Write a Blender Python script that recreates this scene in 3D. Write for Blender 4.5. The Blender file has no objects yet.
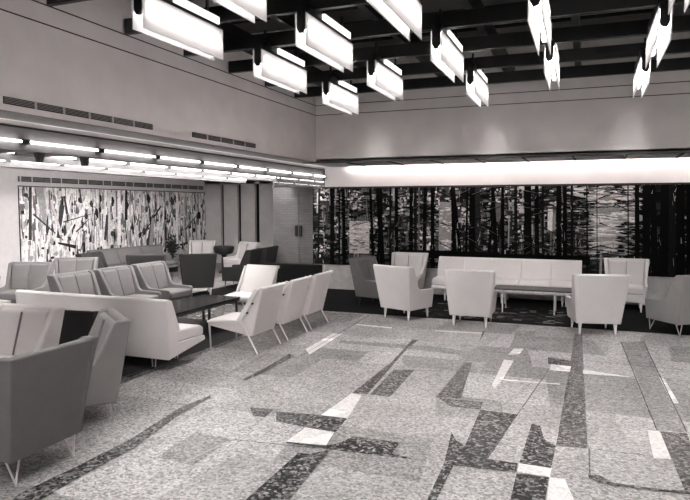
import bpy, bmesh, math, random
from mathutils import Vector, Matrix
PI = math.pi
SC = bpy.context.scene
COL = SC.collection

# ------------------------------------------------------------------ camera
FPX, HC = 613.5, 1.8
PITCH = math.atan(43 / 613.5)
YAW = math.atan(242 / (613.5 / math.cos(PITCH)))
cam_d = bpy.data.cameras.new('camera'); cam = bpy.data.objects.new('camera', cam_d); COL.objects.link(cam)
cam_d.sensor_width = 36.0; cam_d.lens = FPX / 690 * 36.0; cam_d.clip_start = .05
cam.location = (0, 0, HC); cam.rotation_euler = (PI / 2 - PITCH, 0, YAW)
SC.camera = cam
SC.view_settings.view_transform = 'Standard'; SC.view_settings.look = 'None'
SC.view_settings.gamma = 1.0; SC.view_settings.use_curve_mapping = False
SC.view_settings.exposure = 2.5
_fw = Vector((-math.sin(YAW) * math.cos(PITCH), math.cos(YAW) * math.cos(PITCH), -math.sin(PITCH)))
_rt = Vector((math.cos(YAW), math.sin(YAW), 0)); _up = _rt.cross(_fw)
def survey(px, py):                     # sight line through a measured point of the photograph
    return _rt * ((px - 345) / FPX) + _up * ((250 - py) / FPX) + _fw
def on_floor(px, py):
    d = survey(px, py); t = -HC / d.z
    return (d.x * t, d.y * t)
def on_back(px, py, Y=12.39):           # -> (x, z) on the back wall
    d = survey(px, py); t = Y / d.y
    return (d.x * t, HC + d.z * t)
def on_left(px, py, X=-11.5):           # -> (y, z) on the lounge wall
    d = survey(px, py); t = X / d.x
    return (d.y * t, HC + d.z * t)

# ------------------------------------------------------------------ materials
TINT = (1.0, .955, .945)
def g(v, t=TINT): return (v * t[0], v * t[1], v * t[2], 1)
def newmat(name):
    m = bpy.data.materials.new(name); m.use_nodes = True
    nt = m.node_tree; nt.nodes.clear()
    out = nt.nodes.new('ShaderNodeOutputMaterial'); b = nt.nodes.new('ShaderNodeBsdfPrincipled')
    nt.links.new(b.outputs[0], out.inputs[0])
    return m, nt, b
def coord(nt, sc=(1, 1, 1)):
    tc = nt.nodes.new('ShaderNodeTexCoord'); mp = nt.nodes.new('ShaderNodeMapping')
    mp.inputs['Scale'].default_value = sc
    nt.links.new(tc.outputs['Object'], mp.inputs[0]); return mp.outputs[0]
def ramp(nt, fac, stops):
    r = nt.nodes.new('ShaderNodeValToRGB'); e = r.color_ramp.elements
    e[0].position, e[0].color = stops[0]; e[1].position, e[1].color = stops[-1]
    for p, c in stops[1:-1]:
        k = e.new(p); k.color = c
    nt.links.new(fac, r.inputs[0]); return r.outputs[0]
def noise(nt, vec, scale, detail=3, rough=.5):
    n = nt.nodes.new('ShaderNodeTexNoise'); n.inputs['Scale'].default_value = scale
    n.inputs['Detail'].default_value = detail; n.inputs['Roughness'].default_value = rough
    nt.links.new(vec, n.inputs['Vector']); return n.outputs[0]
def bump(nt, b, h, s, d=.01):
    k = nt.nodes.new('ShaderNodeBump'); k.inputs['Strength'].default_value = s; k.inputs['Distance'].default_value = d
    nt.links.new(h, k.inputs['Height']); nt.links.new(k.outputs[0], b.inputs['Normal'])
def plain(name, v, rough=.6, metal=0, var=.08, scale=8, bmp=0, spec=.5):
    m, nt, b = newmat(name); c = coord(nt)
    n = noise(nt, c, scale)
    nt.links.new(ramp(nt, n, [(.3, g(v * (1 - var))), (.7, g(v * (1 + var)))]), b.inputs['Base Color'])
    b.inputs['Roughness'].default_value = rough; b.inputs['Metallic'].default_value = metal
    b.inputs['Specular IOR Level'].default_value = spec
    if bmp: bump(nt, b, noise(nt, c, scale * 12), bmp, .004)
    return m
def fabric(name, v, var=.13):
    m, nt, b = newmat(name); c = coord(nt)
    w = noise(nt, coord(nt, (1, 1, 1)), 230, 2)
    n2 = noise(nt, c, 5)
    mx = nt.nodes.new('ShaderNodeMath'); mx.operation = 'MULTIPLY_ADD'; mx.inputs[1].default_value = .7
    nt.links.new(w, mx.inputs[0])
    m2 = nt.nodes.new('ShaderNodeMath'); m2.operation = 'MULTIPLY'; m2.inputs[1].default_value = .3
    nt.links.new(n2, m2.inputs[0]); nt.links.new(m2.outputs[0], mx.inputs[2])
    nt.links.new(ramp(nt, mx.outputs[0], [(.35, g(v * (1 - var))), (.65, g(v * (1 + var)))]), b.inputs['Base Color'])
    b.inputs['Roughness'].default_value = .85; b.inputs['Specular IOR Level'].default_value = .25
    bump(nt, b, w, .35, .003)
    return m
def terrazzo(name, dark, mid, light, chip=55, rough=.22, big=.1):
    m, nt, b = newmat(name); c = coord(nt)
    v = nt.nodes.new('ShaderNodeTexVoronoi'); v.inputs['Scale'].default_value = chip
    nt.links.new(c, v.inputs['Vector'])
    sep = nt.nodes.new('ShaderNodeSeparateColor'); nt.links.new(v.outputs['Color'], sep.inputs[0])
    col = ramp(nt, sep.outputs[0], [(0, g(dark)), (.4, g(mid)), (.8, g((mid + light) / 2)), (1, g(light))])
    n = noise(nt, c, 1.6, 4)
    sh = ramp(nt, n, [(.3, (1 - big,) * 3 + (1,)), (.7, (1 + big,) * 3 + (1,))])
    mx = nt.nodes.new('ShaderNodeMixRGB'); mx.blend_type = 'MULTIPLY'; mx.inputs[0].default_value = 1
    nt.links.new(col, mx.inputs[1]); nt.links.new(sh, mx.inputs[2])
    nt.links.new(mx.outputs[0], b.inputs['Base Color'])
    rr = ramp(nt, noise(nt, c, 3, 3), [(.3, (rough * .95,) * 3 + (1,)), (.7, (rough * 1.15,) * 3 + (1,))])
    nt.links.new(rr, b.inputs['Roughness'])
    b.inputs['Specular IOR Level'].default_value = .38
    return m
def emit(name, v, s):
    m, nt, b = newmat(name)
    b.inputs['Base Color'].default_value = g(v); b.inputs['Emission Color'].default_value = g(1, (1, .985, .975))
    b.inputs['Emission Strength'].default_value = s; b.inputs['Roughness'].default_value = .4
    return m
def opal(name, s):
    m = bpy.data.materials.new(name); m.use_nodes = True; nt = m.node_tree; nt.nodes.clear()
    out = nt.nodes.new('ShaderNodeOutputMaterial')
    t = nt.nodes.new('ShaderNodeBsdfTranslucent'); t.inputs[0].default_value = g(.29)
    d = nt.nodes.new('ShaderNodeBsdfDiffuse'); d.inputs[0].default_value = g(.3)
    e = nt.nodes.new('ShaderNodeEmission'); e.inputs[0].default_value = g(1, (1, .985, .975)); e.inputs[1].default_value = s
    mx = nt.nodes.new('ShaderNodeMixShader'); mx.inputs[0].default_value = .3
    ad = nt.nodes.new('ShaderNodeAddShader')
    nt.links.new(t.outputs[0], mx.inputs[1]); nt.links.new(d.outputs[0], mx.inputs[2])
    nt.links.new(mx.outputs[0], ad.inputs[0]); nt.links.new(e.outputs[0], ad.inputs[1]); nt.links.new(ad.outputs[0], out.inputs[0])
    return m
def glass(name):
    m = bpy.data.materials.new(name); m.use_nodes = True; nt = m.node_tree; nt.nodes.clear()
    out = nt.nodes.new('ShaderNodeOutputMaterial')
    t = nt.nodes.new('ShaderNodeBsdfTransparent'); t.inputs[0].default_value = (.22, .21, .21, 1)
    d = nt.nodes.new('ShaderNodeBsdfGlossy'); d.inputs['Roughness'].default_value = .03; d.inputs['Color'].default_value = (.8, .8, .8, 1)
    mx = nt.nodes.new('ShaderNodeMixShader'); mx.inputs[0].default_value = .25
    nt.links.new(t.outputs[0], mx.inputs[1]); nt.links.new(d.outputs[0], mx.inputs[2]); nt.links.new(mx.outputs[0], out.inputs[0])
    return m
def brick(name, v, mort, sx, sz, rough=.3):
    m, nt, b = newmat(name)
    tc = nt.nodes.new('ShaderNodeTexCoord'); mp = nt.nodes.new('ShaderNodeMapping'); mp.inputs['Rotation'].default_value = (PI / 2, 0, 0)
    nt.links.new(tc.outputs['Object'], mp.inputs[0])
    k = nt.nodes.new('ShaderNodeTexBrick'); k.inputs['Scale'].default_value = 1; k.inputs['Brick Width'].default_value = sx
    k.inputs['Row Height'].default_value = sz; k.inputs['Mortar Size'].default_value = .006
    k.inputs['Color1'].default_value = g(v * .92); k.inputs['Color2'].default_value = g(v * 1.1); k.inputs['Mortar'].default_value = g(mort)
    nt.links.new(mp.outputs[0], k.inputs['Vector']); nt.links.new(k.outputs[0], b.inputs['Base Color'])
    b.inputs['Roughness'].default_value = rough
    bump(nt, b, noise(nt, mp.outputs[0], 25), .3, .004)
    return m

M = {}
M['plaster'] = plain('plaster', .80, .9, var=.05, scale=2.5)
M['plaster_grey'] = plain('plaster_grey', .74, .9, var=.05, scale=2.5)
M['white_wall'] = plain('white_wall', .86, .85, var=.03, scale=3)
M['soffit'] = plain('soffit', .22, .8, var=.06)
M['soffit_pale'] = plain('soffit_pale', .42, .8, var=.06)
M['soffit_dark'] = plain('soffit_dark', .09, .8)
M['trimline'] = plain('trimline', .02, .7)
M['black'] = plain('black', .006, .75, spec=.2)
M['grid'] = plain('grid', .008, .45, var=.3, scale=5)
M['gridwood'] = plain('gridwood', .011, .4, var=.4, scale=3)
M['carpet'] = plain('carpet', .008, .95, var=.4, scale=60, bmp=.4, spec=.1)
M['rugmid'] = plain('rugmid', .035, .95, var=.35, scale=50, bmp=.4, spec=.1)
M['ruglight'] = plain('ruglight', .16, .95, var=.3, scale=50, bmp=.4, spec=.1)
M['marble'] = plain('marble', .52, .4, var=.16, scale=6)
M['tile'] = brick('tile', .13, .10, .22, .06)
M['column'] = plain('column', .62, .7, var=.06, scale=3)
M['lounge_wall'] = plain('lounge_wall', .62, .85, var=.04)
M['fab_light'] = fabric('fab_light', .66, .07)
M['fab_white'] = fabric('fab_white', .85, .05)
M['fab_grey'] = fabric('fab_grey', .165)
M['fab_mid'] = fabric('fab_mid', .30)
M['fab_dark'] = fabric('fab_dark', .036)
M['fab_char'] = fabric('fab_char', .028)
M['fab_pale'] = fabric('fab_pale', .55, .08)
M['piping'] = plain('piping', .04, .8)
M['seam_light'] = plain('seam_light', .2, .8)
M['leg_white'] = plain('leg_white', .92, .3, var=.02)
M['brass'] = plain('brass', .62, .3, metal=.35, var=.05)
M['leg_dark'] = plain('leg_dark', .03, .35)
M['tabletop'] = plain('tabletop', .03, .12, var=.3)
M['tablewood'] = plain('tablewood', .09, .3, var=.2, scale=14)
M['tube'] = emit('tube', .9, 1.5)
M['tube_fill'] = emit('tube_fill', .9, 18)
M['lamp_tube'] = emit('lamp_tube', .9, 48)
M['lamp_bar'] = emit('lamp_bar', .9, .22)
M['cove_tube'] = emit('cove_tube', .9, 13)
M['opal'] = opal('opal', .03)
M['glass'] = glass('glass')
M['leaf'] = plain('leaf', .02, .6, var=.5, scale=20)
M['vent'] = plain('vent', .012, .7)
M['ventbar'] = plain('ventbar', .34, .5)
M['ventframe'] = plain('ventframe', .55, .5)
M['beamwhite'] = plain('beamwhite', .62, .7, var=.03)
M['trough'] = plain('trough', .20, .8, var=.03)
M['beamgrey'] = plain('beamgrey', .22, .7, var=.05)
M['handle'] = plain('handle', .01, .4)

# ------------------------------------------------------------------ mesh helpers
def link(name, me, parent=None):
    o = bpy.data.objects.new(name, me); COL.objects.link(o)
    if parent: o.parent = parent
    return o
def smooth_by_angle(me, ang=35):
    for p in me.polygons: p.use_smooth = True
    try: me.set_sharp_from_angle(angle=math.radians(ang))
    except Exception: pass
class MB:
    def __init__(s): s.bm = bmesh.new(); s.mi = 0
    def _f(s, vs):
        try:
            f = s.bm.faces.new(vs); f.material_index = s.mi; return f
        except ValueError: return None
    def box(s, a, b):
        x0, y0, z0 = a; x1, y1, z1 = b
        v = [s.bm.verts.new(p) for p in ((x0,y0,z0),(x1,y0,z0),(x1,y1,z0),(x0,y1,z0),(x0,y0,z1),(x1,y0,z1),(x1,y1,z1),(x0,y1,z1))]
        for q in ((3,2,1,0),(4,5,6,7),(0,1,5,4),(1,2,6,5),(2,3,7,6),(3,0,4,7)): s._f([v[i] for i in q])
        return s
    def prism(s, prof, x0, x1, warp=None, axis='x'):    # profile in (y,z) extruded along x
        def P(x, p):
            if axis == 'x': q = (x, p[0], p[1])
            elif axis == 'z': q = (p[0], p[1], x)
            else: q = (p[0], x, p[1])
            return warp(q) if warp else q
        A = [s.bm.verts.new(P(x0, p)) for p in prof]; B = [s.bm.verts.new(P(x1, p)) for p in prof]
        n = len(prof)
        s._f(A[::-1]); s._f(B)
        for i in range(n): s._f([A[i], A[(i+1) % n], B[(i+1) % n], B[i]])
        return s
    def tube(s, p, q, r0, r1=None, n=10):
        r1 = r0 if r1 is None else r1
        p, q = Vector(p), Vector(q); d = (q - p).normalized()
        a = d.orthogonal().normalized(); b = d.cross(a)
        A = [s.bm.verts.new(p + (a * math.cos(t) + b * math.sin(t)) * r0) for t in [2*PI*i/n for i in range(n)]]
        B = [s.bm.verts.new(q + (a * math.cos(t) + b * math.sin(t)) * r1) for t in [2*PI*i/n for i in range(n)]]
        s._f(A[::-1]); s._f(B)
        for i in range(n): s._f([A[i], A[(i+1) % n], B[(i+1) % n], B[i]])
        return s
    def lathe(s, prof, n=24, c=(0, 0)):
        rings = []
        for r, z in prof:
            rings.append([s.bm.verts.new((c[0] + r*math.cos(2*PI*i/n), c[1] + r*math.sin(2*PI*i/n), z)) for i in range(n)])
        for a, b in zip(rings, rings[1:]):
            for i in range(n): s._f([a[i], a[(i+1) % n], b[(i+1) % n], b[i]])
        s._f(rings[0][::-1]); s._f(rings[-1])
        return s
    def quad(s, pts): s._f([s.bm.verts.new(p) for p in pts]); return s
    def build(s, name, mats, parent=None, bevel=0, seg=2):
        bmesh.ops.recalc_face_normals(s.bm, faces=s.bm.faces[:])
        me = bpy.data.meshes.new(name); s.bm.to_mesh(me); s.bm.free()
        for m in (mats if isinstance(mats, (list, tuple)) else [mats]): me.materials.append(m)
        o = link(name, me, parent)
        if bevel:
            bv = o.modifiers.new('bevel', 'BEVEL'); bv.width = bevel; bv.segments = seg; bv.limit_method = 'ANGLE'; bv.angle_limit = .5
        smooth_by_angle(me, 40 if not bevel else 60)
        return o
def tag(o, label, cat, group=None, kind=None):
    if label: o['label'] = label
    if cat: o['category'] = cat
    if group: o['group'] = group
    if kind: o['kind'] = kind
    return o
def struct(o, label=None): o['kind'] = 'structure'; (label and o.__setitem__('label', label)); return o
def empty(name, loc=(0, 0, 0), rz=0):
    o = bpy.data.objects.new(name, None); o.empty_display_size = .1
    COL.objects.link(o); o.location = loc; o.rotation_euler.z = rz; return o
def copy_tree(o, parent=None, swap=None):
    c = o.copy(); COL.objects.link(c); c.parent = parent
    if swap and c.type == 'MESH':
        for i, sl in enumerate(c.material_slots):
            if sl.material in swap: sl.link = 'OBJECT'; sl.material = swap[sl.material]
    for ch in [k for k in bpy.data.objects if k.parent == o]: copy_tree(ch, c, swap)
    return c

# ------------------------------------------------------------------ room shell
XU, YU = -4.8, 10.7            # upper wall planes of the tall hall
XR, YF = 5.2, -6.2             # right and rear walls
XL, YL = -11.5, 16.85          # lounge walls
YB = 12.39                     # mural wall
struct(MB().box((XU-.15, YF, 2.65), (XU, YU+.15, 4.9)).build('wall_left', M['plaster']))
struct(MB().box((XU, YU, 2.65), (XR, YU+.15, 4.9)).build('wall_back', M['plaster']))
w = MB(); w.box((-5.35, YB, 0), (XR, YB+.2, 3.1)); w.box((-5.62, YB, 0), (-5.35, YB+.2, 2.22)); struct(w.build('wall_mural', M['white_wall']))
struct(MB().box((XR, YF, 0), (XR+.15, YB+.2, 4.9)).build('wall_right', M['plaster_grey']))
struct(MB().box((XL-.15, YF-.15, 0), (XR+.15, YF, 4.9)).build('wall_front', M['plaster_grey']))
struct(MB().box((XL-.15, YF, 0), (XL, YL+.15, 2.9)).build('wall_lounge_left', M['lounge_wall']))
# column wall with dark slots (facing the lounge)
cw = MB()
xs = [-11.5] + [-10.91, -10.79, -10.29, -10.16, -9.66, -9.50] + [-6.0]
for a, b in ((xs[0], xs[1]), (xs[2], xs[3]), (xs[4], xs[5]), (xs[6], xs[7])): cw.box((a, YL, 0), (b, YL+.25, 2.9))
cw.box((xs[0], YL, 2.52), (xs[7], YL+.25, 2.9))
struct(cw.build('wall_lounge_back', M['column']))
for i in range(3):
    struct(MB().box((xs[2*i+1]-.01, YL+.12, 0), (xs[2*i+2]+.01, YL+.26, 2.53)).build('wall_slot_%d' % (i+1), M['black']))  # black panel set behind each slot of the column wall
struct(MB().box((-7.12, 13.3, 0), (-5.3, 13.45, 2.9)).build('wall_tiled', M['tile']))
struct(MB().box((-5.42, YB+.2, 0), (-5.3, 13.3, 2.9)).build('wall_reveal', M['plaster_grey']))
# ceilings
struct(MB().box((XL, YF, 2.62), (XU-.55, YL+.2, 2.9)).build('ceiling_lounge', M['beamwhite']))
s = MB(); s.box((XU-.40, YF, 2.645), (XU-.15, YU+.2, 2.9)); s.box((XU-.15, YF, 2.645), (XU+.0, YU+.0, 2.652)); struct(s.build('trim_ledge', M['soffit']))
struct(MB().box((XU-.55, YF, 2.66), (XU-.40, YB, 2.9)).build('ceiling_margin', M['white_wall']))
struct(MB().box((XU-.40, YU+.2, 2.66), (XU-.0, YB, 2.9)).build('ceiling_corner', M['beamwhite']))
struct(MB().box((-5.37, YF, 2.598), (-5.345, YB, 2.614)).build('trim_black_line', M['trimline']))
struct(MB().box((XU-.28, YU, 2.64), (XR, 11.95, 2.70)).build('ceiling_soffit', M['soffit_pale']))
struct(MB().box((XU-.28, YU-.012, 2.625), (XR, YU+.03, 2.665)).build('trim_soffit_edge', M['soffit_dark']))
struct(MB().box((XU, YU+.15, 3.0), (XR, YB, 3.1)).build('ceiling_cove', M['white_wall']))
for i, x in enumerate([-4.2, -3.4, -2.6, -1.81, -1.02, -.22, .58, 1.38, 2.2, 3.0, 3.8]):
    struct(MB().prism([(x-.03, YU+.1), (x, YU+.1), (x+.02, 11.75), (x-.01, 11.75)], 2.622, 2.641, axis='z').build('trim_rib', M['trimline']))
struct(MB().box((XU-.15, YF, 4.85), (XR, YU+.15, 5.0)).build('ceiling_hall', M['black']))
# thin shadow-gap lines on upper walls
for z in (3.52, 3.70):
    struct(MB().box((XU-.005, YF, z-.006), (XU+.003, YU, z+.006)).build('trim_groove', M['trimline']))
    struct(MB().box((XU, YU-.003, z-.006), (XR, YU+.005, z+.006)).build('trim_groove', M['trimline']))
struct(MB().box((-5.6, YB-.02, 2.20), (XR, YB, 2.235)).build('trim_mural_top', M['trimline']))

# ------------------------------------------------------------------ floor: terrazzo with inlaid shapes
T0 = terrazzo('terrazzo_pale', .18, .30, .48, 60, .20, .13)
T1 = terrazzo('terrazzo_dark', .003, .008, .27, 48, .22, .2)
T2 = terrazzo('terrazzo_mid', .02, .06, .26, 52, .22, .15)
T3 = terrazzo('terrazzo_white', .55, .66, .78, 60, .25, .05)
T4 = terrazzo('terrazzo_tone', .13, .23, .38, 60, .2, .13)
T5 = terrazzo('terrazzo_lounge', .07, .14, .26, 60, .25, .2)
T6 = terrazzo('terrazzo_light', .20, .36, .58, 60, .2, .1)
FM = [T0, T1, T2, T3, T4, T5, M['trimline'], T6]
fl = MB()
fl.mi = 0; fl.box((XL, YF, -.1), (XR, YL, 0))
FK = [0]
def lift(z):
    FK[0] += 1; return z * .4 + FK[0] * 4e-5
def fpoly(mi, z, *pts):
    z = lift(z); fl.mi = mi; P = [on_floor(*p) for p in pts]
    fl.quad([(x, y, z) for x, y in P])
def fworld(mi, z, *pts): z = lift(z); fl.mi = mi; fl.quad([(x, y, z) for x, y in pts])
rnd = random.Random(5)
# subtle paving of differently toned slabs
y = -6.0
while y < 9.6:
    h = rnd.uniform(.45, 1.1); x = -4.35 + rnd.uniform(-.0, .1)
    while x < 5:
        wd = rnd.uniform(.5, 1.6); k = rnd.random(); sk = rnd.uniform(-.18, .18)
        if k < .36: fworld(4 if k < .2 else 7, .0006, (x, y), (min(x+wd, 5.1), y), (min(x+wd+sk, 5.1), min(y+h, 9.65)), (x+sk, min(y+h, 9.65)))
        x += wd
    y += h
z1, z2 = .0012, .0018
fpoly(4, z1, (620,342),(645,342),(665,390),(687,433),(657,431),(643,390))
fpoly(4, z1, (516.5,331),(537,331),(526,349),(509.6,348))
fpoly(4, z1, (156,458),(196,432.5),(232,439.5),(193,466))
fpoly(4, z1, (340,340.5),(425,346),(475,352),(475,357),(425,351),(340,343))
fpoly(2, z1, (548,357.5),(571,361),(571,367),(548,364))
fpoly(2, z2, (575,334),(582,334),(587.6,449),(556,446.5))
fpoly(3, z2, (551,364.4),(571,366.6),(570,372),(549.6,370.4))
fpoly(3, z2, (583,370),(636,378),(583,374))
fpoly(3, z2, (504,360),(513.8,361),(502.8,379.5),(495.6,387.8),(491.5,386.4))
fpoly(3, z1, (513.5,349),(524,349),(519,354.7),(508.6,354.7))
fpoly(3, z1, (503,379.5),(560,384),(560,385),(502,380.5))
fpoly(1, z2, (352.4,393.3),(367.5,394.3),(409,347),(419.5,340),(412,340),(392,362))
fpoly(2, z2, (393.7,370),(414.4,370.4),(389.6,397.4),(370,394.7))
fpoly(2, z2, (464,363),(472,363),(461,399),(436,398))
fpoly(2, z1, (438,398),(483,402.5),(480.5,410),(450,406.5))
fpoly(1, z2, (480.5,410),(517,415),(500,442),(481,469),(444,464.5),(451.6,433),(456,441),(465,446))
fpoly(1, z1, (451.6,433),(453,467),(437,500),(434,508),(424,508),(444,464))
fpoly(1, z2, (484.6,459),(517.7,464),(516.3,472.6),(481.9,469.3))
fpoly(3, z2, (519.3,463.8),(551.8,469),(549.6,477.6),(517,472.6))
fpoly(1, z2, (531.7,424.4),(540,426),(544,439.6),(556,446.5),(551,468.5),(519.3,463.8))
fpoly(1, z2, (516.5,474),(549,478.2),(545.5,500),(544,512),(507,512),(510.5,500))
fpoly(3, z2, (549.6,478),(564.7,479.5),(567.5,486.4),(574,500),(577,512),(546,512),(547,500))
fpoly(1, z2, (287,444),(286,442),(326,446),(338,444),(353.8,437),(400,443),(392,454),(421,461),(392,457.5),(340,451.5),(326,449))
fpoly(3, z2, (305.3,428),(334.3,432.7),(326,446),(286,442.3))
fpoly(3, z2, (351.3,394),(361.8,395.5),(347.5,419),(321,415.6))
fpoly(2, z1, (276.4,412),(321,415.6),(346.7,419),(335.6,432.7),(305.3,427.5),(276,422))
fpoly(1, z2, (315,417),(346.7,419),(335.6,432.7),(312,428))
fpoly(2, z2, (250,408),(273.7,409.8),(265,417.5),(253,416))
fpoly(1, z1, (298.5,453.4),(312,454.7),(275,500),(268,510),(238,510),(246,500))
fpoly(2, z1, (312,454),(331,450),(290,500),(275,500))
fpoly(2, z1, (20,494),(75,468),(130,440),(180,408),(210,396),(211,398),(182,413),(135,448),(85,475),(38,502),(8,520),(0,510))
fpoly(1, z2, (242,380),(262,370),(290,353.7),(294.3,356.5),(268,371),(246,380.7))
fpoly(3, z2, (305.3,349.6),(333,333.6),(342,334.4),(309.5,355))
fpoly(3, z2, (647.4,430.5),(659.8,432),(671.3,460),(653.4,458.3))
fpoly(2, z1, (660,432),(687,434),(700,470),(705,510),(684.6,490.5))
fpoly(3, z2, (659,377.6),(663.5,378),(679,404),(673,404))
fpoly(2, z1, (588,475.4),(600,476),(612,483),(654,489),(700,493),(700,496),(654,491),(610,486),(589.5,479.5))
fpoly(3, z2, (356.5,324.4),(392,327.7),(392,328.7),(356.5,325.4))
fpoly(3, z2, (435,330.5),(482,333),(482,334.2),(435,331.5))
fpoly(1, z2, (483,331),(485.5,331),(479,343))
# divider lines, and one separate pale line
def fline(a, b, wd=.012, mi=6, z=.0022):
    A = Vector(on_floor(*a)); B = Vector(on_floor(*b)); n = (B-A).normalized().orthogonal() * wd/2; z = lift(z)
    fl.mi = mi; fl.quad([(*(A+n), z), (*(B+n), z), (*(B-n), z), (*(A-n), z)])
for a, b in [((370,315),(340,333)), ((643,341),(687,433)), ((621,342),(657,431)), ((589,449),(590,480)), ((548,371),(480,469)),
             ((589,449),(645,456)), ((340,451),(230,440)), ((414,371),(470,372)), ((340,333),(300,357)),
             ((184,362),(118,379)), ((660,378),(690,382)), ((480,351),(700,372))]:
    fline(a, b, .008, 2)
fline((120,378.5), (322,311), .02, 6)
fline((232,440), (100,505), .014, 7)  # thin pale diagonal line drawn across the slabs
# lounge floor, dark carpets (set into the floor)
fworld(5, .001, (XL, YF), (-4.36, YF), (-4.36, 9.7), (XL, 9.7))
for f_ in fl.bm.faces:
    if abs(f_.normal.z) > .9 and f_.calc_center_median().z > -.01 and f_.normal.z < 0: f_.normal_flip()
bmesh.ops.triangulate(fl.bm, faces=[f_ for f_ in fl.bm.faces if len(f_.verts) > 4])
floor = fl.build('floor', FM); struct(floor)
for p_ in floor.data.polygons: p_.use_smooth = False
c = MB(); c.box((-7.6, 9.7, .0), (XR, YB, .006)); cp = c.build('carpet', M['carpet'])
tag(cp, 'black carpet strip running along the foot of the dark forest mural', 'carpet')
c = MB(); c.box((-4.95-2.6, 5.1, 0), (-4.45, 8.2, .006)); cp2 = c.build('carpet', M['rugmid'])
tag(cp2, 'dark mottled rug under the long black coffee table in the lounge', 'carpet')
# patchwork rug
rg = MB(); rg.mi = 0; rg.box((-2.6, 9.78, .006), (-.25, 11.3, .009))
for i in range(15):
    for j in range(12):
        if rnd.random() < .5:
            x = -2.55 + i*.152 + rnd.uniform(-.03, .03); yy = 9.83 + j*.12
            rg.mi = 1 if rnd.random() < .5 else 2
            rg.quad([(x, yy, .0096), (x+rnd.uniform(.08, .2), yy, .0096), (x+rnd.uniform(.08, .16), yy+.085, .0096), (x+.01, yy+.085, .0096)])
tag(rg.build('patterned_rug', [M['carpet'], M['rugmid'], M['ruglight']]), 'black rug with pale broken squares under the slatted table by the mural', 'rug')
# black planter wall left of mural
tag(MB().box((-6.75, YB-.30, 0), (-5.36, YB-.12, .54)).build('low_partition', M['black'], bevel=.005), 'low black partition in front of the tiled doors', 'partition')
# marble dado below mural
struct(MB().box((-5.35, YB-.015, 0), (XR, YB, .53)).build('trim_dado', M['marble']))
tag(MB().box((-4.30, YB-.022, .13), (-4.18, YB-.012, .18)).build('wall_outlet', M['handle']), 'small black socket low on the pale dado under the mural', 'outlet')
# tiled double doors handles
for i, (x0, x1, hx) in enumerate(((-7.0, -6.415, -6.47), (-6.405, -5.75, -6.36))):
    dl = MB().box((x0, 13.275, .01), (x1, 13.298, 2.2)).build('door_%d' % (i+1), M['tile']); struct(dl)
    h = MB(); h.box((hx-.025, 13.22, 1.10), (hx+.035, 13.274, 1.36)); h.build('door_handle', M['handle'], dl, bevel=.006)
# glazed transom between lounge and mural
tr = empty('transom_window', (-6.6, YB, 2.235)); struct(tr)
MB().box((.01, .0, .01), (1.24, .02, .36)).build('pane', M['glass'], tr)
fr = MB(); fr.box((0, -.01, 0), (1.25, .03, .012)); fr.box((1.238, -.01, 0), (1.25, .03, .37)); fr.box((0, -.01, .358), (1.25, .03, .37)); fr.build('frame', M['trimline'], tr)

# ------------------------------------------------------------------ ceiling grid over the hall
for i, yb in enumerate([-5.2, -4.15, -3.1, -2.0+.0, -.85, .2, 1.28, 2.35, 3.42, 4.51, 5.56, 6.62, 7.67, 8.72, 9.78]):
    o = MB().box((XU+.02, yb-.03, 3.70), (XR, yb+.03, 3.86)).build('trim_beam', M['gridwood']); struct(o)
for i in range(10):
    xb = -4.3 + i*1.03
    o = MB().box((xb-.04, YF, 3.88), (xb+.04, YU, 4.12)).build('trim_joist', M['grid']); struct(o)
rj = random.Random(8)
for j in range(4):
    yy = 4.5 + j*1.55
    o = MB().box((XU+.02, yy, 4.35), (XR, yy+.5, 4.40)).build('trim_duct', M['grid']); struct(o)

# ------------------------------------------------------------------ pendant lamps
def make_lamp():
    t = empty('ceiling_lamp')
    L = 1.22
    for s_ in (-1, 1):
        MB().box((s_*.055-.004, -L/2, 0), (s_*.055+.004, L/2, .30)).build('opal_panel', M['opal'], t, bevel=.002)
    h = MB()
    h.box((-.05, -L/2+.03, .285), (.05, L/2-.03, .335))
    h.build('housing', M['grid'], t)
    for e in (-1, 1):
        y0, y1 = sorted((e*(L/2-.005), e*(L/2-.03)))
        MB().prism([(-.042, .335), (-.042, .16), (-.02, .12), (.02, .12), (.042, .16), (.042, .335)], y0, y1, axis='y').build('end_cap', M['grid'], t)
    MB().tube((0, -L/2+.04, .17), (0, L/2-.04, .17), .016).build('fluorescent_tube', M['lamp_tube'], t)
    MB().box((.012, -.15, .345), (.05, L/2-.04, .42)).build('upper_diffuser', M['lamp_bar'], t, bevel=.008)
    hd = MB(); hd.prism([(-L/2+.12, .335), (L/2-.03, .335), (L/2-.03, .44), (-L/2+.25, .44)], -.05, .012); hd.build('ballast_box', M['grid'], t)
    for e in (-.42, .42):
        MB().box((-.012, e-.012, .44), (.012, e+.012, .56)).build('hanger', M['grid'], t)
    return t
lamps = []
place_words = {}
spots = []
for ix, X in enumerate([-3.56, -2.52, -1.48, -.43, .61, 1.65, 2.7]):
    for yf in (-4.55, -3.55, -2.55, -1.55, -.53, .47, 1.47, 2.47, 3.5, 4.52, 5.5, 6.5, 7.52, 8.5, 9.5):  # grid carried on behind the camera, unseen rows added for fill light
        row = round((yf-.5))
        if (ix % 2 == 0) == (row % 2 == 1): spots.append((X, yf))
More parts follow.
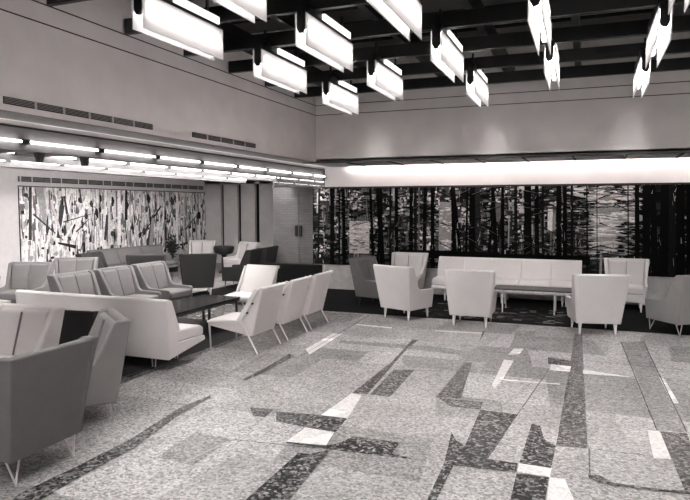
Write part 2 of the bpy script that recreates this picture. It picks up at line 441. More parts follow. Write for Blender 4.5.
lamp_labels = {
 (-3.56, 5.5): 'glowing twin-panel lamp largest at top left, nearest the left wall',
 (-3.56, 7.52): 'glowing twin-panel lamp second along the left wall, above the vents',
 (-3.56, 9.5): 'glowing twin-panel lamp by the corner where the two tall walls meet',
 (-2.52, 4.52): 'glowing twin-panel lamp cut by the top edge, left of centre',
 (-2.52, 6.5): 'glowing twin-panel lamp in the second row, just behind the one cut by the top edge',
 (-2.52, 8.5): 'glowing twin-panel lamp in the second row from the left wall, farthest back',
 (-1.48, 5.5): 'large glowing twin-panel lamp cut by the top edge near the centre',
 (-1.48, 7.52): 'glowing twin-panel lamp in the middle of the third row from the left',
 (-1.48, 9.5): 'glowing twin-panel lamp in the third row from the left, farthest back',
 (-.43, 6.5): 'narrow glowing lamp seen end-on, larger of the two right of centre',
 (-.43, 8.5): 'narrow glowing lamp seen end-on, smaller of the two right of centre',
 (.61, 5.5): 'glowing lamp cut by the top right corner of the photo',
 (.61, 7.52): 'glowing lamp seen end-on at right, middle of the rightmost row',
 (.61, 9.5): 'glowing lamp at right, lowest and farthest of the rightmost row'}
lp = make_lamp()
first = True
for X, yf in spots:
    o = lp if first else copy_tree(lp)
    first = False
    o.location = (X, yf-.61, 3.30)
    lb = lamp_labels.get((X, yf), 'glowing twin-panel lamp hung from the dark grid outside the photo')
    tag(o, lb, 'lamp', 'lamps hanging from the dark ceiling grid')

# ------------------------------------------------------------------ lounge tube rows
def beam_row(name_i, X, y0, y1, joints, zt=2.46, yb0=None):
    o = MB().box((X-.14, yb0 if yb0 else y0, 2.385), (X-.04, y1, 2.62)).build('trim_trough', M['trough']); struct(o)
    o = MB().box((X-.15, yb0 if yb0 else y0, 2.372), (X-.03, y1, 2.386)).build('trim_trough_edge', M['beamgrey']); struct(o)
    for a, b in zip(joints, joints[1:]):
        if b - a < .2: continue
        t = empty('tube_lamp', (X, (a+b)/2, zt)); hl = (b-a)/2
        MB().tube((0, -hl+.045, 0), (0, hl-.045, 0), .014, n=12).build('fluorescent_tube', M['tube'], t)
        MB().tube((-.18, -hl+.045, 0), (-.18, hl-.045, 0), .019, n=12).build('fluorescent_tube', M['tube_fill'], t)  # unseen second tube, added behind the trough to brighten the lounge
        e = MB(); e.box((-.045, -hl, -.025), (.018, -hl+.045, .025)); e.build('socket', M['grid'], t)
        e = MB(); e.box((-.045, hl-.045, -.025), (.018, hl, .025)); e.build('socket', M['grid'], t)
        yield t, (a+b)/2
J1 = [2.7, 3.68, 4.66, 5.7, 6.72, 7.73, 8.73, 9.73, 10.7, 11.67, 12.36]
J2 = [3.6, 4.6, 5.57, 6.54, 7.51, 8.5, 9.45, 10.4, 11.35, 12.3, 13.26]
J3 = [2.6, 3.6, 4.5, 5.46, 6.4, 7.36, 8.31, 9.25, 10.2, 11.13, 12.08, 13.0]
n1 = ['nearest at the left edge', 'second from the left edge', 'third from the left edge', 'fourth from the left edge', 'fifth from the left edge', 'sixth from the left edge', 'seventh from the left edge', 'eighth from the left edge', 'farthest']
for ri, (X, J, rn) in enumerate([(-5.32, J1, 'front'), (-6.5, J2, 'middle'), (-7.65, J3, 'rear')]):
    rows = list(beam_row(ri, X, J[0]-.6, J[-1], J, yb0=-3.1))
    pass
    for k, (t, ym) in enumerate(rows):
        far = len(rows) - 1 - k
        od = ['farthest', 'second from the far end', 'third from the far end', 'fourth from the far end', 'fifth from the far end', 'sixth from the far end', 'seventh from the far end', 'eighth from the far end', 'ninth from the far end', 'tenth from the far end', 'eleventh from the far end'][far]
        tag(t, 'glowing fluorescent tube in the %s row over the lounge, %s' % (rn, od), 'tube light', 'fluorescent tubes in the %s row' % rn)
# cross ribs with small brackets under the front trough
for k, yb in enumerate((3.9, 4.92, 5.55)):
    o = MB().box((-6.6, yb+.0, 2.44), (-5.46, yb+.45, 2.62)).build('trim_cross_rib', M['beamgrey']); struct(o)
    b = MB().prism([(-.05, .10), (.05, .10), (.02, 0), (-.02, 0)], -.03, .03)
    b = b.build('beam_bracket', M['soffit_dark']); b.location = (-5.42, yb, 2.275)
    tag(b, 'small dark tapered bracket under the front tube trough, %s' % ('outside the left edge', 'left one', 'right one')[k], 'bracket', 'brackets under the tube trough')

# ------------------------------------------------------------------ vents
def vent(y0, y1, n, label):
    t = empty('wall_vent', (XU, (y0+y1)/2, 2.74)); L = (y1-y0)
    MB().box((0, -L/2, -.032), (.012, L/2, .032)).build('backing', M['vent'], t)
    sl = MB()
    for j in range(4): sl.box((.012, -L/2, -.022+j*.0135), (.016, L/2, -.018+j*.0135))
    sl.build('louvre', M['ventbar'], t)
    for i in range(1, n):
        yy = -L/2 + L*i/n
        MB().box((.012, yy-.01, -.034), (.022, yy+.01, .034)).build('divider', M['ventframe'], t)
    tag(t, label, 'vent')
vent(3.99, 5.98, 6, 'long louvred air vent high on the left wall, nearer and longer one')
vent(6.77, 8.40, 5, 'short louvred air vent on the left wall, nearer the far corner')
t = empty('wall_grille', (XL, 13.3, 2.41)); LG = 6.9
MB().box((0, -LG/2, -.055), (.015, LG/2, .055)).build('backing', M['vent'], t)
sl = MB()
for j in range(3): sl.box((.015, -LG/2, -.03+j*.026), (.02, LG/2, -.022+j*.026))
sl.build('louvre', M['ventbar'], t)
for i in range(9):
    yy = -LG/2 + .05 + i*.82
    for q in (0, .3):
        f = MB(); f.box((.015, yy+q-.012, -.055), (.028, yy+q+.012, .055)); f.build('divider', M['ventframe'], t)
tag(t, 'long framed ventilation grille above the pale lounge mural', 'grille')

# ------------------------------------------------------------------ murals (painted panels)
SH = [.004, .010, .025, .06, .16, .38, .68, .92]
def paint(i): return plain('mural_paint_%d' % i, SH[i], .9, var=.2, scale=20, spec=.08)
PM = [paint(i) for i in range(8)]
class Mural:
    def __init__(s, w, h): s.mb = MB(); s.w, s.h = w, h; s.k = 0; s.mb.mi = 1; s.mb.box((0, -.03, 0), (w, 0, h))
    def poly(s, mi, pts):
        s.k += 1; s.mb.mi = mi; d = -.0302 - s.k*2.2e-6
        pts = [(min(max(x, 0), s.w), d, min(max(z, 0), s.h)) for x, z in pts]
        s.mb.quad(pts)
    def blob(s, mi, x, z, rx, rz, n=7, R=rnd):
        s.poly(mi, [(x+rx*math.cos(2*PI*i/n)*R.uniform(.6, 1.15), z+rz*math.sin(2*PI*i/n)*R.uniform(.6, 1.15)) for i in range(n)])
    def stroke(s, mi, x0, z0, x1, z1, w0, w1):
        a = Vector((x0, z0)); b = Vector((x1, z1)); n = (b-a).normalized().orthogonal()
        s.poly(mi, [a+n*w0/2, b+n*w1/2, b-n*w1/2, a-n*w0/2])
MX0, MZ0, MH = -5.62, .54, 1.66
MW = XR - MX0
mu = Mural(MW, MH); R = random.Random(21)
def m(px, py):
    x, z = on_back(px, py); return x-MX0, z-MZ0
# faint background of greys
for _ in range(2300):
    x, z = R.uniform(0, MW), R.uniform(0, MH)
    mu.blob(R.choice([1, 2, 2, 3, 3, 4]), x, z, R.uniform(.03, .2), R.uniform(.015, .06), 6, R)
for _ in range(1100):
    x = R.gauss(R.choice([.7, 1.9, 3.0, 4.1, 5.0, 6.8, 7.2]), .4); z = R.uniform(.25, MH)
    mu.blob(R.choice([3, 4, 5, 5, 6]), x, z, R.uniform(.015, .09), R.uniform(.008, .03), 6, R)
# thin upright slivers
for _ in range(520):
    x, z = R.uniform(0, MW), R.uniform(0, MH); h = R.uniform(.08, .5)
    mu.stroke(R.choice([1, 2, 3, 3, 4, 5]), x, z, x+R.uniform(-.03, .03), z+h, R.uniform(.01, .05), R.uniform(.008, .04))
def patch(px0, py0, px1, py1, n, shades, rx=(.03, .16), rz=(.008, .03)):
    a = m(px0, py1); b = m(px1, py0)
    for _ in range(n):
        mu.blob(R.choice(shades), R.uniform(a[0], b[0]), R.uniform(a[1], b[1]), R.uniform(*rx), R.uniform(*rz), 7, R)
def rect(mi, px0, py0, px1, py1):
    a = m(px0, py1); b = m(px1, py0); mu.poly(mi, [(a[0], a[1]), (b[0], a[1]), (b[0], b[1]), (a[0], b[1])])
# clearings
rect(6, 350, 221, 370, 253); patch(351, 222, 369, 242, 34, [7, 7, 7, 6, 5], (.03, .1), (.01, .03)); patch(350, 240, 370, 252, 24, [4, 5, 5, 6], (.03, .1), (.01, .025))
patch(347, 196, 368, 208, 26, [4, 5, 4, 3, 6], (.03, .09), (.006, .014))
rect(5, 439, 202, 452, 250); patch(437, 205, 453, 232, 44, [5, 6, 7, 7, 5], (.02, .07), (.01, .03)); patch(440, 240, 452, 249, 16, [7, 7, 6], (.03, .07), (.012, .03))
patch(422, 230, 432, 238, 14, [6, 7, 5], (.02, .05), (.012, .03)); rect(6, 427, 244, 430, 250)
patch(428, 197, 438, 204, 10, [6, 7, 5], (.02, .05), (.01, .025))
rect(7, 547.5, 209, 553, 231); rect(5, 553, 210, 556, 230); rect(6, 519, 206, 525, 213); rect(6, 557, 244, 564, 249)
patch(490, 196, 512, 199, 8, [6, 5, 6], (.04, .12), (.004, .008)); rect(4, 493, 203, 501, 219); rect(6, 519, 186, 540, 189); patch(512, 187, 524, 193, 9, [6, 5], (.02, .05), (.01, .02))
rect(5, 508, 216, 510, 247); rect(5, 531, 224, 533.5, 237); rect(6, 503, 250, 506, 257); rect(5, 510, 202, 514, 206)
patch(322, 187, 334, 196, 12, [5, 6, 4], (.02, .05), (.01, .03)); patch(338, 214, 344, 236, 9, [5, 6, 4], (.01, .025), (.02, .05))
patch(314, 232, 330, 250, 12, [5, 4, 6], (.02, .05), (.01, .02)); patch(368, 218, 378, 236, 10, [5, 6, 4], (.01, .03), (.02, .05))
patch(402, 190, 412, 216, 12, [5, 4, 6], (.02, .05), (.01, .03)); patch(462, 200, 470, 232, 12, [5, 4, 5, 6], (.012, .03), (.02, .07))
# large bright glade at right
patch(568, 186, 640, 214, 200, [3, 5, 5, 6, 6, 7, 7, 2], (.04, .17), (.008, .02))
rect(5, 588, 212, 640, 250); rect(5, 590, 208, 643, 232)
patch(588, 213, 622, 236, 60, [5, 6, 6, 7, 5], (.08, .24), (.012, .025)); patch(596, 214, 616, 221, 12, [7, 7], (.06, .16), (.012, .022))
patch(588, 228, 610, 232, 8, [7, 6], (.08, .2), (.012, .02)); patch(588, 240, 618, 250, 22, [7, 6, 7, 6, 5], (.08, .24), (.012, .025))
patch(622, 206, 644, 232, 36, [5, 6, 4, 7, 3], (.03, .12), (.01, .02)); patch(585, 250, 640, 260, 34, [3, 4, 5, 2, 6], (.06, .25), (.008, .02))
# foliage wedges eating in from both sides of the glade
patch(562, 196, 592, 262, 260, [0, 0, 1, 1, 2, 3, 4], (.03, .15), (.006, .02))
patch(618, 222, 650, 262, 150, [0, 0, 1, 1, 2, 4], (.03, .14), (.006, .02))
patch(570, 188, 640, 206, 90, [0, 0, 1, 2], (.05, .2), (.004, .012))
patch(640, 186, 690, 275, 200, [0, 0, 0, 1, 1, 2], (.05, .2), (.02, .07))
patch(590, 190, 636, 206, 60, [5, 6, 7, 7, 4], (.04, .16), (.01, .028)); patch(568, 187, 584, 196, 14, [6, 7, 5], (.05, .12), (.015, .03))
for bx, by, n in ((326,192,9),(317,247,6),(342,225,10),(374,226,12),(356,200,14),(405,205,14),(427,235,10),(434,200,10),(465,214,12),(497,197,10),(513,192,10),(520,209,8),(524,235,8),(560,205,8)):
    patch(bx-7, by-9, bx+7, by+9, n*2, [4, 5, 6, 6, 7], (.012, .05), (.012, .04))
# trunks
def trunk(px, wpx, mi=0, top=180, bot=280, lean=0):
    a = m(px, bot); b = m(px+lean, top); w_ = wpx * .017
    mu.stroke(mi, a[0], max(0, a[1]), b[0], min(MH, b[1]), w_, w_*.85)
for px, wp, mi, ln in [(313,4,0,0),(319,3,1,1),(333,6,0,0),(345,5,0,-1),(340,3,1,0),(374,4,0,-3),(383,7,0,-4),(378,3,0,4),(391,3,1,0),(397,5,0,0),(411,5,0,1),(416,4,1,0),(419.5,1.6,4,0),(424,5,0,2),(433,5,0,0),(455,5,0,-2),(462,4,0,-8),(466,3,0,2),(472,8,0,1),(479,7,2,-1),(488,4,0,6),(497,5,0,-4),(503,4,0,0),(516,4,1,0),(528,9,0,0),(537,5,0,0),(543,3,1,0),(559,6,0,0),(565,5,0,0),(572,3,1,0),(587,1.6,0,0),(597,1,0,0),(628,1.4,1,0),(637,5,0,0),(646,8,0,0),(655,7,0,-3),(663,9,0,2),(672,7,1,0),(680,9,0,0),(690,8,0,0)]:
    trunk(px, wp, mi, lean=ln)
for k in range(30):
    trunk(696+k*5.2+R.uniform(-2, 2), R.uniform(3, 8), R.choice([0, 0, 1, 2]))
# branches
for _ in range(230):
    x = R.uniform(0, MW); z = R.uniform(.3, MH); L_ = R.uniform(.12, .5); a = R.choice([-1, 1])*R.uniform(.02, .5)
    if 6.2 < x < 7.6 and z < 1.4: continue
    if (1.0 < x < 1.5 or 2.95 < x < 3.3) and R.random() < .7: continue
    if R.random() < .5: mu.stroke(R.choice([3, 4, 4]), x+.01, z+.02, x+L_*.7*math.cos(a), z+.02+L_*.7*math.sin(a), .008, .003)
    mu.stroke(0, x, z, x+L_*math.cos(a), z+L_*math.sin(a), R.uniform(.012, .03), .004)
for _ in range(150):
    x, z = R.uniform(0, MW), R.uniform(0, MH)
    if x > 7.4: continue
    h_ = R.uniform(.03, .16); mu.stroke(R.choice([4, 5, 5, 6]), x, z, x+R.uniform(-.03, .03), z+h_, R.uniform(.006, .02), .004)
rect(0, 500, 256, 590, 262); rect(0, 400, 252, 500, 257)
mo = mu.mb.build('forest_mural', PM); mo.location = (MX0, YB, MZ0)
tag(mo, 'long dark wall mural of black tree trunks with bright clearings', 'mural')

# pale lounge mural, painted face towards +x : built in (x,z) then turned
LW, LH, LY0 = 7.0, 1.80, 9.84
mu = Mural(LW, LH); R = random.Random(4)
mu.k = 1; mu.poly(6, [(0, 0), (LW, 0), (LW, LH), (0, LH)])
def lm(px, py):
    yy, z = on_left(px, py); return yy-LY0, z-.44
SL = [7, 7, 7, 7, 6, 6, 6, 5, 5, 4, 4, 3]
for _ in range(1500):
    x, z = R.uniform(0, LW), R.uniform(-.1, LH); h = R.uniform(.1, .7)
    dens = .5 + .5*min(1, z/LH)
    c_ = R.choice(SL)
    mu.stroke(c_, x, z, x+R.uniform(-.04, .04), z+h, R.uniform(.02, .09), R.uniform(.006, .05))
for _ in range(260):
    x, z = R.uniform(0, LW), R.uniform(0, LH*.9)
    mu.blob(R.choice([2, 3, 4, 5, 6, 7, 7]), x, z, R.uniform(.02, .09), R.uniform(.03, .16), 6, R)
for _ in range(60):
    x, z = R.uniform(.3, LW), R.uniform(0, LH*.6); h = R.uniform(.15, .45)
    mu.stroke(R.choice([1, 2, 2, 3]), x, z, x+R.uniform(-.06, .06), z+h, R.uniform(.03, .09), .01)
for a, b, w0, w1, c_ in [((29,184),(29,240),.05,.06,3),((41,184),(41,240),.008,.008,7),((38,184),(44,225),.16,.06,5),((32,214),(62,240),.03,.015,3),((15,200),(12,245),.05,.08,4),
    ((55,240),(70,186),.10,.05,7),((57,238),(61,205),.06,.1,3),((60,235),(50,200),.06,.03,6),((72,240),(88,186),.10,.05,7),((58,250),(80,210),.05,.02,7),((62,222),(90,214),.02,.01,3),
    ((57,243),(75,247),.03,.06,2),((75,232),(88,219),.03,.01,3),((63,196),(66,214),.04,.05,3),((104,246),(104,188),.03,.03,7),((108,186),(108,250),.04,.05,6),((125,188),(125,220),.05,.08,2),((118,245),(118,188),.09,.06,7),
    ((141,236),(160,206),.02,.04,2),((104,240),(106,215),.06,.05,3),((147,245),(152,215),.10,.05,3),((150,245),(152,218),.12,.08,5),((176,190),(176,245),.07,.08,7),((197,186),(197,225),.02,.04,2),
    ((165,210),(165,240),.03,.05,2),((184,230),(196,215),.06,.02,4)]:
    p, q = lm(*a), lm(*b); mu.stroke(c_, p[0], p[1], q[0], q[1], w0*1.5, w1*1.5)
lo = mu.mb.build('lounge_mural', PM)
lo.rotation_euler.z = PI/2; lo.location = (XL+.002, LY0, .44)
tag(lo, 'pale wall mural of upright brush strokes along the left lounge wall', 'mural')
LT = MB().box((XL, LY0, 2.245), (XL+.035, LY0+LW, 2.265)).build('trim_lounge_mural', M['trimline']); struct(LT)

# ------------------------------------------------------------------ furniture
def warpA(q):
    x, y, z = q; k = .30 + .075*(z-.16)/.70
    return (x * k/.375, y, z)
def make_wing(fab, legstyle='white'):
    t = empty('wing_armchair'); F = M[fab]
    b = MB(); b.prism([(-.27, .16), (-.385, .86), (-.355, .872), (-.315, .86), (-.20, .36), (-.20, .16)], -.365, .365, warpA); b.build('backrest', F, t, bevel=.016, seg=3)
    cu = MB()
    for x0, x1 in ((-.30, -.004), (.004, .30)):
        cu.prism([(-.30, .835), (-.27, .845), (-.235, .82), (-.115, .44), (-.14, .38), (-.20, .38)], x0, x1, warpA)
    cu.build('back_cushion', F, t, bevel=.02, seg=3)
    if fab not in ('fab_grey', 'fab_dark', 'fab_char'):
        sm = MB(); sm.prism([(-.24, .815), (-.225, .825), (-.1075, .44), (-.13, .43)], -.003, .003); sm.build('seam', M['seam_light'], t)
    for s_ in (-1, 1):
        w_ = MB(); x0, x1 = sorted((s_*.375, s_*.315))
        w_.prism([(-.272, .16), (-.389, .865), (-.27, .862), (-.245, .84), (-.09, .52), (-.04, .485), (.30, .47), (.335, .455), (.33, .16)], x0, x1, warpA)
        w_.build('side_panel', F, t, bevel=.014, seg=3)
    sb = MB(); sb.box((-.27, -.24, .165), (.27, .325, .30)); sb.build('seat_base', F, t, bevel=.012)
    sc_ = MB(); sc_.box((-.272, -.15, .302), (.272, .345, .425)); sc_.build('seat_cushion', F, t, bevel=.03, seg=3)
    for sx in (-1, 1):
        for sy, yy in ((-1, -.215), (1, .27)):
            l = MB(); x = sx*.235
            if legstyle == 'white':
                l.tube((x, yy, .17), (x+sx*.006, yy+sy*.012, .0), .027, .011, 12); m_ = M['leg_white']
            elif legstyle == 'dark':
                l.tube((x, yy, .17), (x+sx*.01, yy+sy*.02, .0), .018, .008, 10); m_ = M['leg_dark']
            else:
                l.tube((x-.045, yy+.012, .17), (x+sx*.01, yy+sy*.03, .004), .0075, .0075, 8)
                l.tube((x+.045, yy-.012, .17), (x+sx*.01, yy+sy*.03, .004), .0075, .0075, 8); l.tube((x+sx*.01-.0, yy+sy*.03, .012), (x+sx*.01, yy+sy*.03, 0), .009, .009, 8); m_ = M['brass']
            l.build('leg', m_, t)
    return t
def make_slipper(fab):
    t = empty('lounge_chair'); F = M[fab]; W = .29; o = -.34
    P = lambda *a: [(y+o, z) for y, z in a]
    b = MB(); b.prism(P((.08, .21), (-.06, .765), (-.05, .80), (-.02, .805), (.02, .78), (.235, .40), (.20, .21)), -W, W); b.build('backrest', F, t, bevel=.014, seg=3)
    s_ = MB(); s_.prism(P((.12, .205), (.20, .395), (.70, .385), (.72, .36), (.70, .30)), -W+.005, W-.005); s_.build('seat', F, t, bevel=.016, seg=3)
    rl = MB(); rl.tube((-W-.02, -.055+o, .80), (W+.02, -.055+o, .80), .024, n=14); rl.build('head_roll', F, t)
    for sx in (-1, 1):
        x = sx*(W+.018)
        f = MB()
        f.prism(P((-.035, .80), (.03, .81), (.285, .405), (.225, .395)), x-.013, x+.013)
        f.prism(P((.215, .395), (.245, .405), (.72, .375), (.715, .345), (.25, .37)), x-.012, x+.012)
        f.build('side_frame', F, t, bevel=.004)
        l = MB(); l.tube((x, .232+o, .40), (x, .0+o, 0), .015, .010, 8); l.build('leg', M['leg_white'], t)
        l = MB(); l.tube((x, .69+o, .35), (x, .67+o, 0), .013, .010, 8); l.build('leg', M['brass'], t)
    for k in (.50, .62):
        for sx in (-1, 1):
            st = MB(); yy = .235-(k-.4)*.62+o-.03; st.tube((sx*(W-.01), yy, k), (sx*(W+.022), yy, k), .013, n=8); st.build('frame_bolt', M['leg_dark'], t)
    return t
def make_sofa(fab, L, n, legs='hair', seatz=.43, topz=.80):
    t = empty('sofa'); F = M[fab]; h = L/2
    b = MB(); b.prism([(0, .13), (-.03, topz-.02), (-.01, topz), (.035, topz-.005), (.19, .25), (.16, .155)], -h, h); b.build('backrest', F, t, bevel=.012, seg=3)
    s_ = MB(); s_.prism([(.05, .135), (.12, .30), (.68, .285), (.70, .25), (.69, .225)], -h+.006, h-.006); s_.build('seat_base', F, t, bevel=.012, seg=3)
    w_ = L/n
    for i in range(n):
        x0, x1 = -h+i*w_+.006, -h+(i+1)*w_-.006
        c_ = MB(); c_.prism([(.12, .295), (.10, seatz), (.60, seatz-.012), (.665, seatz-.05), (.66, .295)], x0, x1); c_.build('seat_cushion', F, t, bevel=.02, seg=3)
        c_ = MB(); c_.prism([(.02, topz-.03), (.05, topz-.012), (.085, topz-.03), (.22, seatz), (.12, seatz)], x0, x1); c_.build('back_cushion', F, t, bevel=.012, seg=3)
    if legs == 'hair':
        pos = [(-h+.3, .12), (h-.3, .12), (-h+.3, .52), (h-.3, .52), (0, .12)]
        for x, yy in pos:
            l = MB(); l.tube((x-.03, yy, .2), (x-.018, yy, 0), .008, n=8); l.tube((x+.03, yy, .2), (x+.018, yy, 0), .008, n=8); l.build('leg', M['brass'], t)
    else:
        for k in range(3):
            for yy in (.1, .60):
                for q in (-.035, .035):
                    x = (-h+.28) + k*(L-.56)/2 + q
                    l = MB(); l.tube((x, yy, .24), (x-q*.2, yy, 0), .022, .012, 10); l.build('leg', M['leg_white'], t)
    return t
D = math.radians
def face(deg): return D(deg-90)     # heading (degrees from +x) -> z rotation of a thing whose front is +y
def from_rear(X, Y, deg, off=.215):      # rear legs midpoint -> origin
    return (X+math.cos(D(deg))*off, Y+math.sin(D(deg))*off, 0)
protos = {}
def wing(fab, legs, X, Y, deg, label, group, z=0, rear=True):
    k = (fab, legs); loc = from_rear(X, Y, deg) if rear else (X, Y, 0)
    o = copy_tree(protos[k]) if k in protos else make_wing(fab, legs)
    protos.setdefault(k, o)
    o.location = (loc[0], loc[1], z); o.rotation_euler.z = face(deg)
    return tag(o, label, 'armchair', group)
CZ = .006
G1 = 'pale armchairs around the rug by the forest mural'
wing('fab_grey', 'dark', -3.78, 10.72, -12, 'grey armchair in profile facing right, leftmost of the group by the forest mural', G1, CZ)
wing('fab_light', 'white', -2.80, 9.40, 68, 'pale armchair turned half away with its right arm showing, left of the patterned rug', G1, .006)
wing('fab_light', 'white', -3.33, 11.98, 270, 'pale armchair facing us against the mural, left of the long sofa', G1, CZ)
wing('fab_light', 'white', -1.60, 9.20, 90, 'pale armchair seen squarely from behind in front of the long white sofa', G1, .006)
wing('fab_light', 'white', .18, 9.26, 103, 'pale armchair seen from behind, right of the slatted table', G1, .006)
wing('fab_light', 'white', .68, 12.0, 268, 'pale armchair facing us against the mural, right of the long sofa', G1, CZ)
wing('fab_mid', 'brass', 1.42, 9.72, 128, 'grey armchair cut by the right edge of the photo, in front of the mural dado', G1, CZ)
# near left
G2 = 'armchairs in the left foreground'
wing('fab_grey', 'brass', -3.44, 3.06, 181, 'large grey armchair seen from behind, nearest of all at the left edge', G2)
wing('fab_mid', 'brass', -3.90, 4.14, 232, 'grey wing armchair standing side-on just behind the nearest grey one', G2)
wing('fab_white', 'brass', -4.90, 4.17, 272, 'white armchair with a centre seam, leaning back behind the nearest grey chair', G2)
wing('fab_white', 'brass', -5.74, 4.30, 270, 'white armchair cut by the left edge, next to the white one with the centre seam', G2)
o = wing('fab_dark', 'brass', -4.86, 4.74, 97, 'charcoal armchair seen from behind between the white chair and the white sofa', G2); o.scale = (.88, .8, .88)
# grey row facing right
G3 = 'grey armchairs in a row behind the white sofa'
for k, (y, wd) in enumerate(((6.69, 'nearest'), (7.53, 'middle'), (8.36, 'farthest'))):
    wing('fab_grey', 'dark', -6.74, y, 0, 'grey armchair facing right behind the white sofa, %s of a row of three' % wd, G3)
G4 = 'armchairs at the back of the lounge'
wing('fab_grey', 'dark', -8.72, 7.62, 290, 'grey armchair facing us below the left end of the pale mural', G4)
wing('fab_grey', 'dark', -8.70, 8.62, 305, 'grey armchair facing us, right of the one at the left end of the mural', G4)
wing('fab_dark', 'dark', -9.35, 9.75, 10, 'dark armchair with its top edge in front of the long grey lounge sofa, left end', G4)
wing('fab_dark', 'dark', -8.10, 9.85, 118, 'dark armchair seen from behind in front of the long grey lounge sofa', G4)
wing('fab_dark', 'brass', -8.42, 6.40, 160, 'dark grey armchair cut by the left edge beside the far end of the white sofa', G4)
wing('fab_char', 'white', -7.32, 10.45, 128, 'black armchair seen from behind with one white leg catching the light', G4)
wing('fab_pale', 'dark', -9.97, 14.45, 290, 'pale armchair facing us below the striped column wall', G4)
wing('fab_pale', 'dark', -8.45, 14.3, 250, 'pale armchair facing left beside the round black planter', G4)
wing('fab_char', 'dark', -7.02, 12.0, 190, 'black armchair facing left in front of the black partition', G4)
wing('fab_char', 'dark', -7.07, 12.86, 187, 'black armchair facing left, close to the tiled doors', G4)
# slipper chairs
G5 = 'white lounge chairs with slanting metal legs'
lc = make_slipper('fab_white')
for k, (y, lb) in enumerate(((6.81, 'white lounge chair with slanting legs, nearest of the three in a row'), (7.64, 'white lounge chair with slanting legs, middle of the three in a row'), (8.41, 'white lounge chair with slanting legs, farthest of the three in a row'))):
    o = lc if k == 0 else copy_tree(lc)
    o.location = (-3.71-.34, y, 0); o.rotation_euler.z = face(180); tag(o, lb, 'lounge chair', G5)
o = copy_tree(lc); o.location = (-5.08, 8.70, 0); o.rotation_euler.z = face(268)
tag(o, 'white lounge chair facing us at the far end of the black coffee table', 'lounge chair', G5)
# sofas
so = make_sofa('fab_white', 2.22, 3); so.location = (-5.30, 5.42, 0); tag(so, 'long white sofa seen from behind, its seat showing at the right end', 'sofa')
so = make_sofa('fab_grey', 2.55, 3); so.location = (-10.72, 12.25, 0); so.rotation_euler.z = face(0); tag(so, 'long grey sofa along the lounge wall below the pale mural', 'sofa')
so = make_sofa('fab_white', 2.70, 5, 'white'); so.location = (-1.41, 12.24, .006); so.rotation_euler.z = face(270); tag(so, 'long white sofa with five back cushions against the forest mural', 'sofa')

# ------------------------------------------------------------------ tables
t = empty('coffee_table', (-5.27, 7.30, 0))
MB().box((-.33, -.85, .395), (.33, .85, .42)).build('tabletop', M['tabletop'], t, bevel=.003)
f = MB()
f.box((-.32, -.84, .36), (-.29, .84, .395)); f.box((.29, -.84, .36), (.32, .84, .395)); f.box((-.32, -.84, .36), (.32, -.81, .395)); f.box((-.32, .81, .36), (.32, .84, .395)); f.build('apron', M['leg_dark'], t)
for sx in (-.30, .30):
    for yy in (-.78, 0.05, .78): MB().box((sx-.014, yy-.014, 0), (sx+.014, yy+.014, .37)).build('leg', M['leg_dark'], t)
tag(t, 'long low black coffee table in front of the white lounge chairs', 'coffee table')
t = empty('coffee_table', (-.80, 10.88, .009))
tp = MB()
for j in range(7): tp.box((-.66, -.26+j*.078, .385), (.66, -.26+j*.078+.05, .41))
tp.build('tabletop', M['tablewood'], t, bevel=.002)
f = MB(); f.box((-.66, -.27, .34), (.66, -.25, .36)); f.box((-.66, .25, .34), (.66, .27, .36))
for i in range(9): f.box((-.65+i*.16, -.27, .355), (-.635+i*.16, .27, .388))
f.build('frame', M['ventframe'], t)
for x in (-.50, .34):
    for yy in (-.24, .24): MB().tube((x, yy, .35), (x, yy, 0), .014, .011, 10).build('leg', M['leg_white'], t)
tag(t, 'low slatted coffee table on the patterned rug before the mural sofa', 'coffee table')
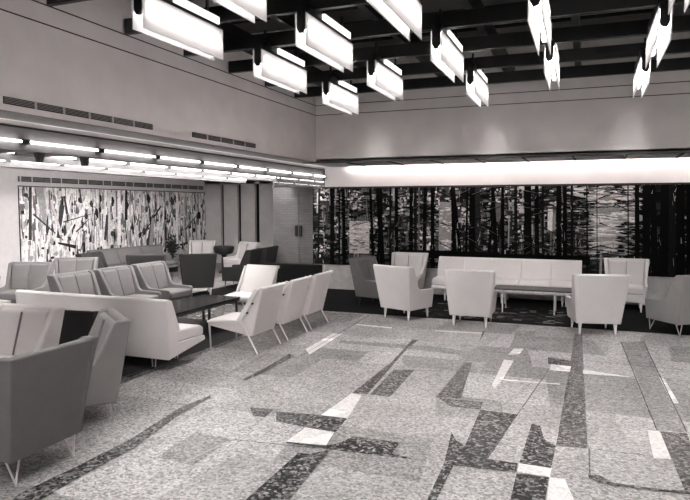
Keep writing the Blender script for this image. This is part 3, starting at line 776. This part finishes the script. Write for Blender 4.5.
# planter on pedestal
t = empty('pedestal_planter', (-9.30, 14.50, 0))
MB().lathe([(.16, 0), (.17, .02), (.075, .06), (.07, .46), (.10, .50)], 20).build('pedestal', M['handle'], t)
MB().lathe([(.12, .49), (.25, .54), (.29, .66), (.28, .72), (.25, .73)], 28).build('bowl', M['handle'], t)
tag(t, 'round black planter on a pedestal in front of the slotted column wall', 'planter')
# potted plants
def plant(X, Y, h, r, lb, seed, potted=True):
    t = empty('potted_plant', (X, Y, 0)); R2 = random.Random(seed)
    MB().lathe([(.13, 0), (.18, .30), (.19, .34), (.15, .34)], 18).build('pot', M['handle'], t)
    st = MB(); lf = MB()
    for i in range(16):
        a = R2.uniform(0, 2*PI); lean = R2.uniform(.1, 1)*r; hh = .34+(h-.34)*R2.uniform(.5, 1)
        tip = Vector((math.cos(a)*lean, math.sin(a)*lean, hh)); st.tube((0, 0, .32), tip, .010, .004, 5)
        for k in range(12):
            p = Vector((0, 0, .32)).lerp(tip, R2.uniform(.35, 1.0)); d = Vector((R2.uniform(-1, 1), R2.uniform(-1, 1), R2.uniform(-.2, .8))).normalized()*R2.uniform(.09, .17)
            n = d.orthogonal().normalized()*.03; up = d.cross(n).normalized()*.006
            lf.quad([p, p+d*.5+n+up, p+d, p+d*.5-n+up])
    st.build('stem', M['leaf'], t); lf.build('foliage', M['leaf'], t)
    tag(t, lb, 'plant')
plant(-10.75, 14.15, .98, .22, 'dark leafy potted plant standing below the right part of the pale mural', 3)
# vase on table behind the armchair
world = bpy.data.worlds.new('world'); SC.world = world; world.use_nodes = True
world.node_tree.nodes['Background'].inputs[0].default_value = (0, 0, 0, 1)
# ------------------------------------------------------------------ cove tubes above the soffit
for k in range(8):
    x0 = -5.0 + k*1.24
    t = empty('cove_lamp', (x0+.6, 11.78, 2.76))
    MB().tube((-.56, 0, 0), (.56, 0, 0), .018, n=10).build('fluorescent_tube', M['cove_tube'], t)
    MB().box((-.6, -.04, -.055), (.6, .04, -.02)).build('batten', M['ventframe'], t)
    tag(t, 'hidden tube lamp on top of the soffit, lighting the band above the forest mural', 'tube light', 'cove tubes above the forest mural')
SC.cycles.use_denoising = True
SC.cycles.max_bounces = 8; SC.cycles.diffuse_bounces = 5; SC.cycles.sample_clamp_indirect = 6
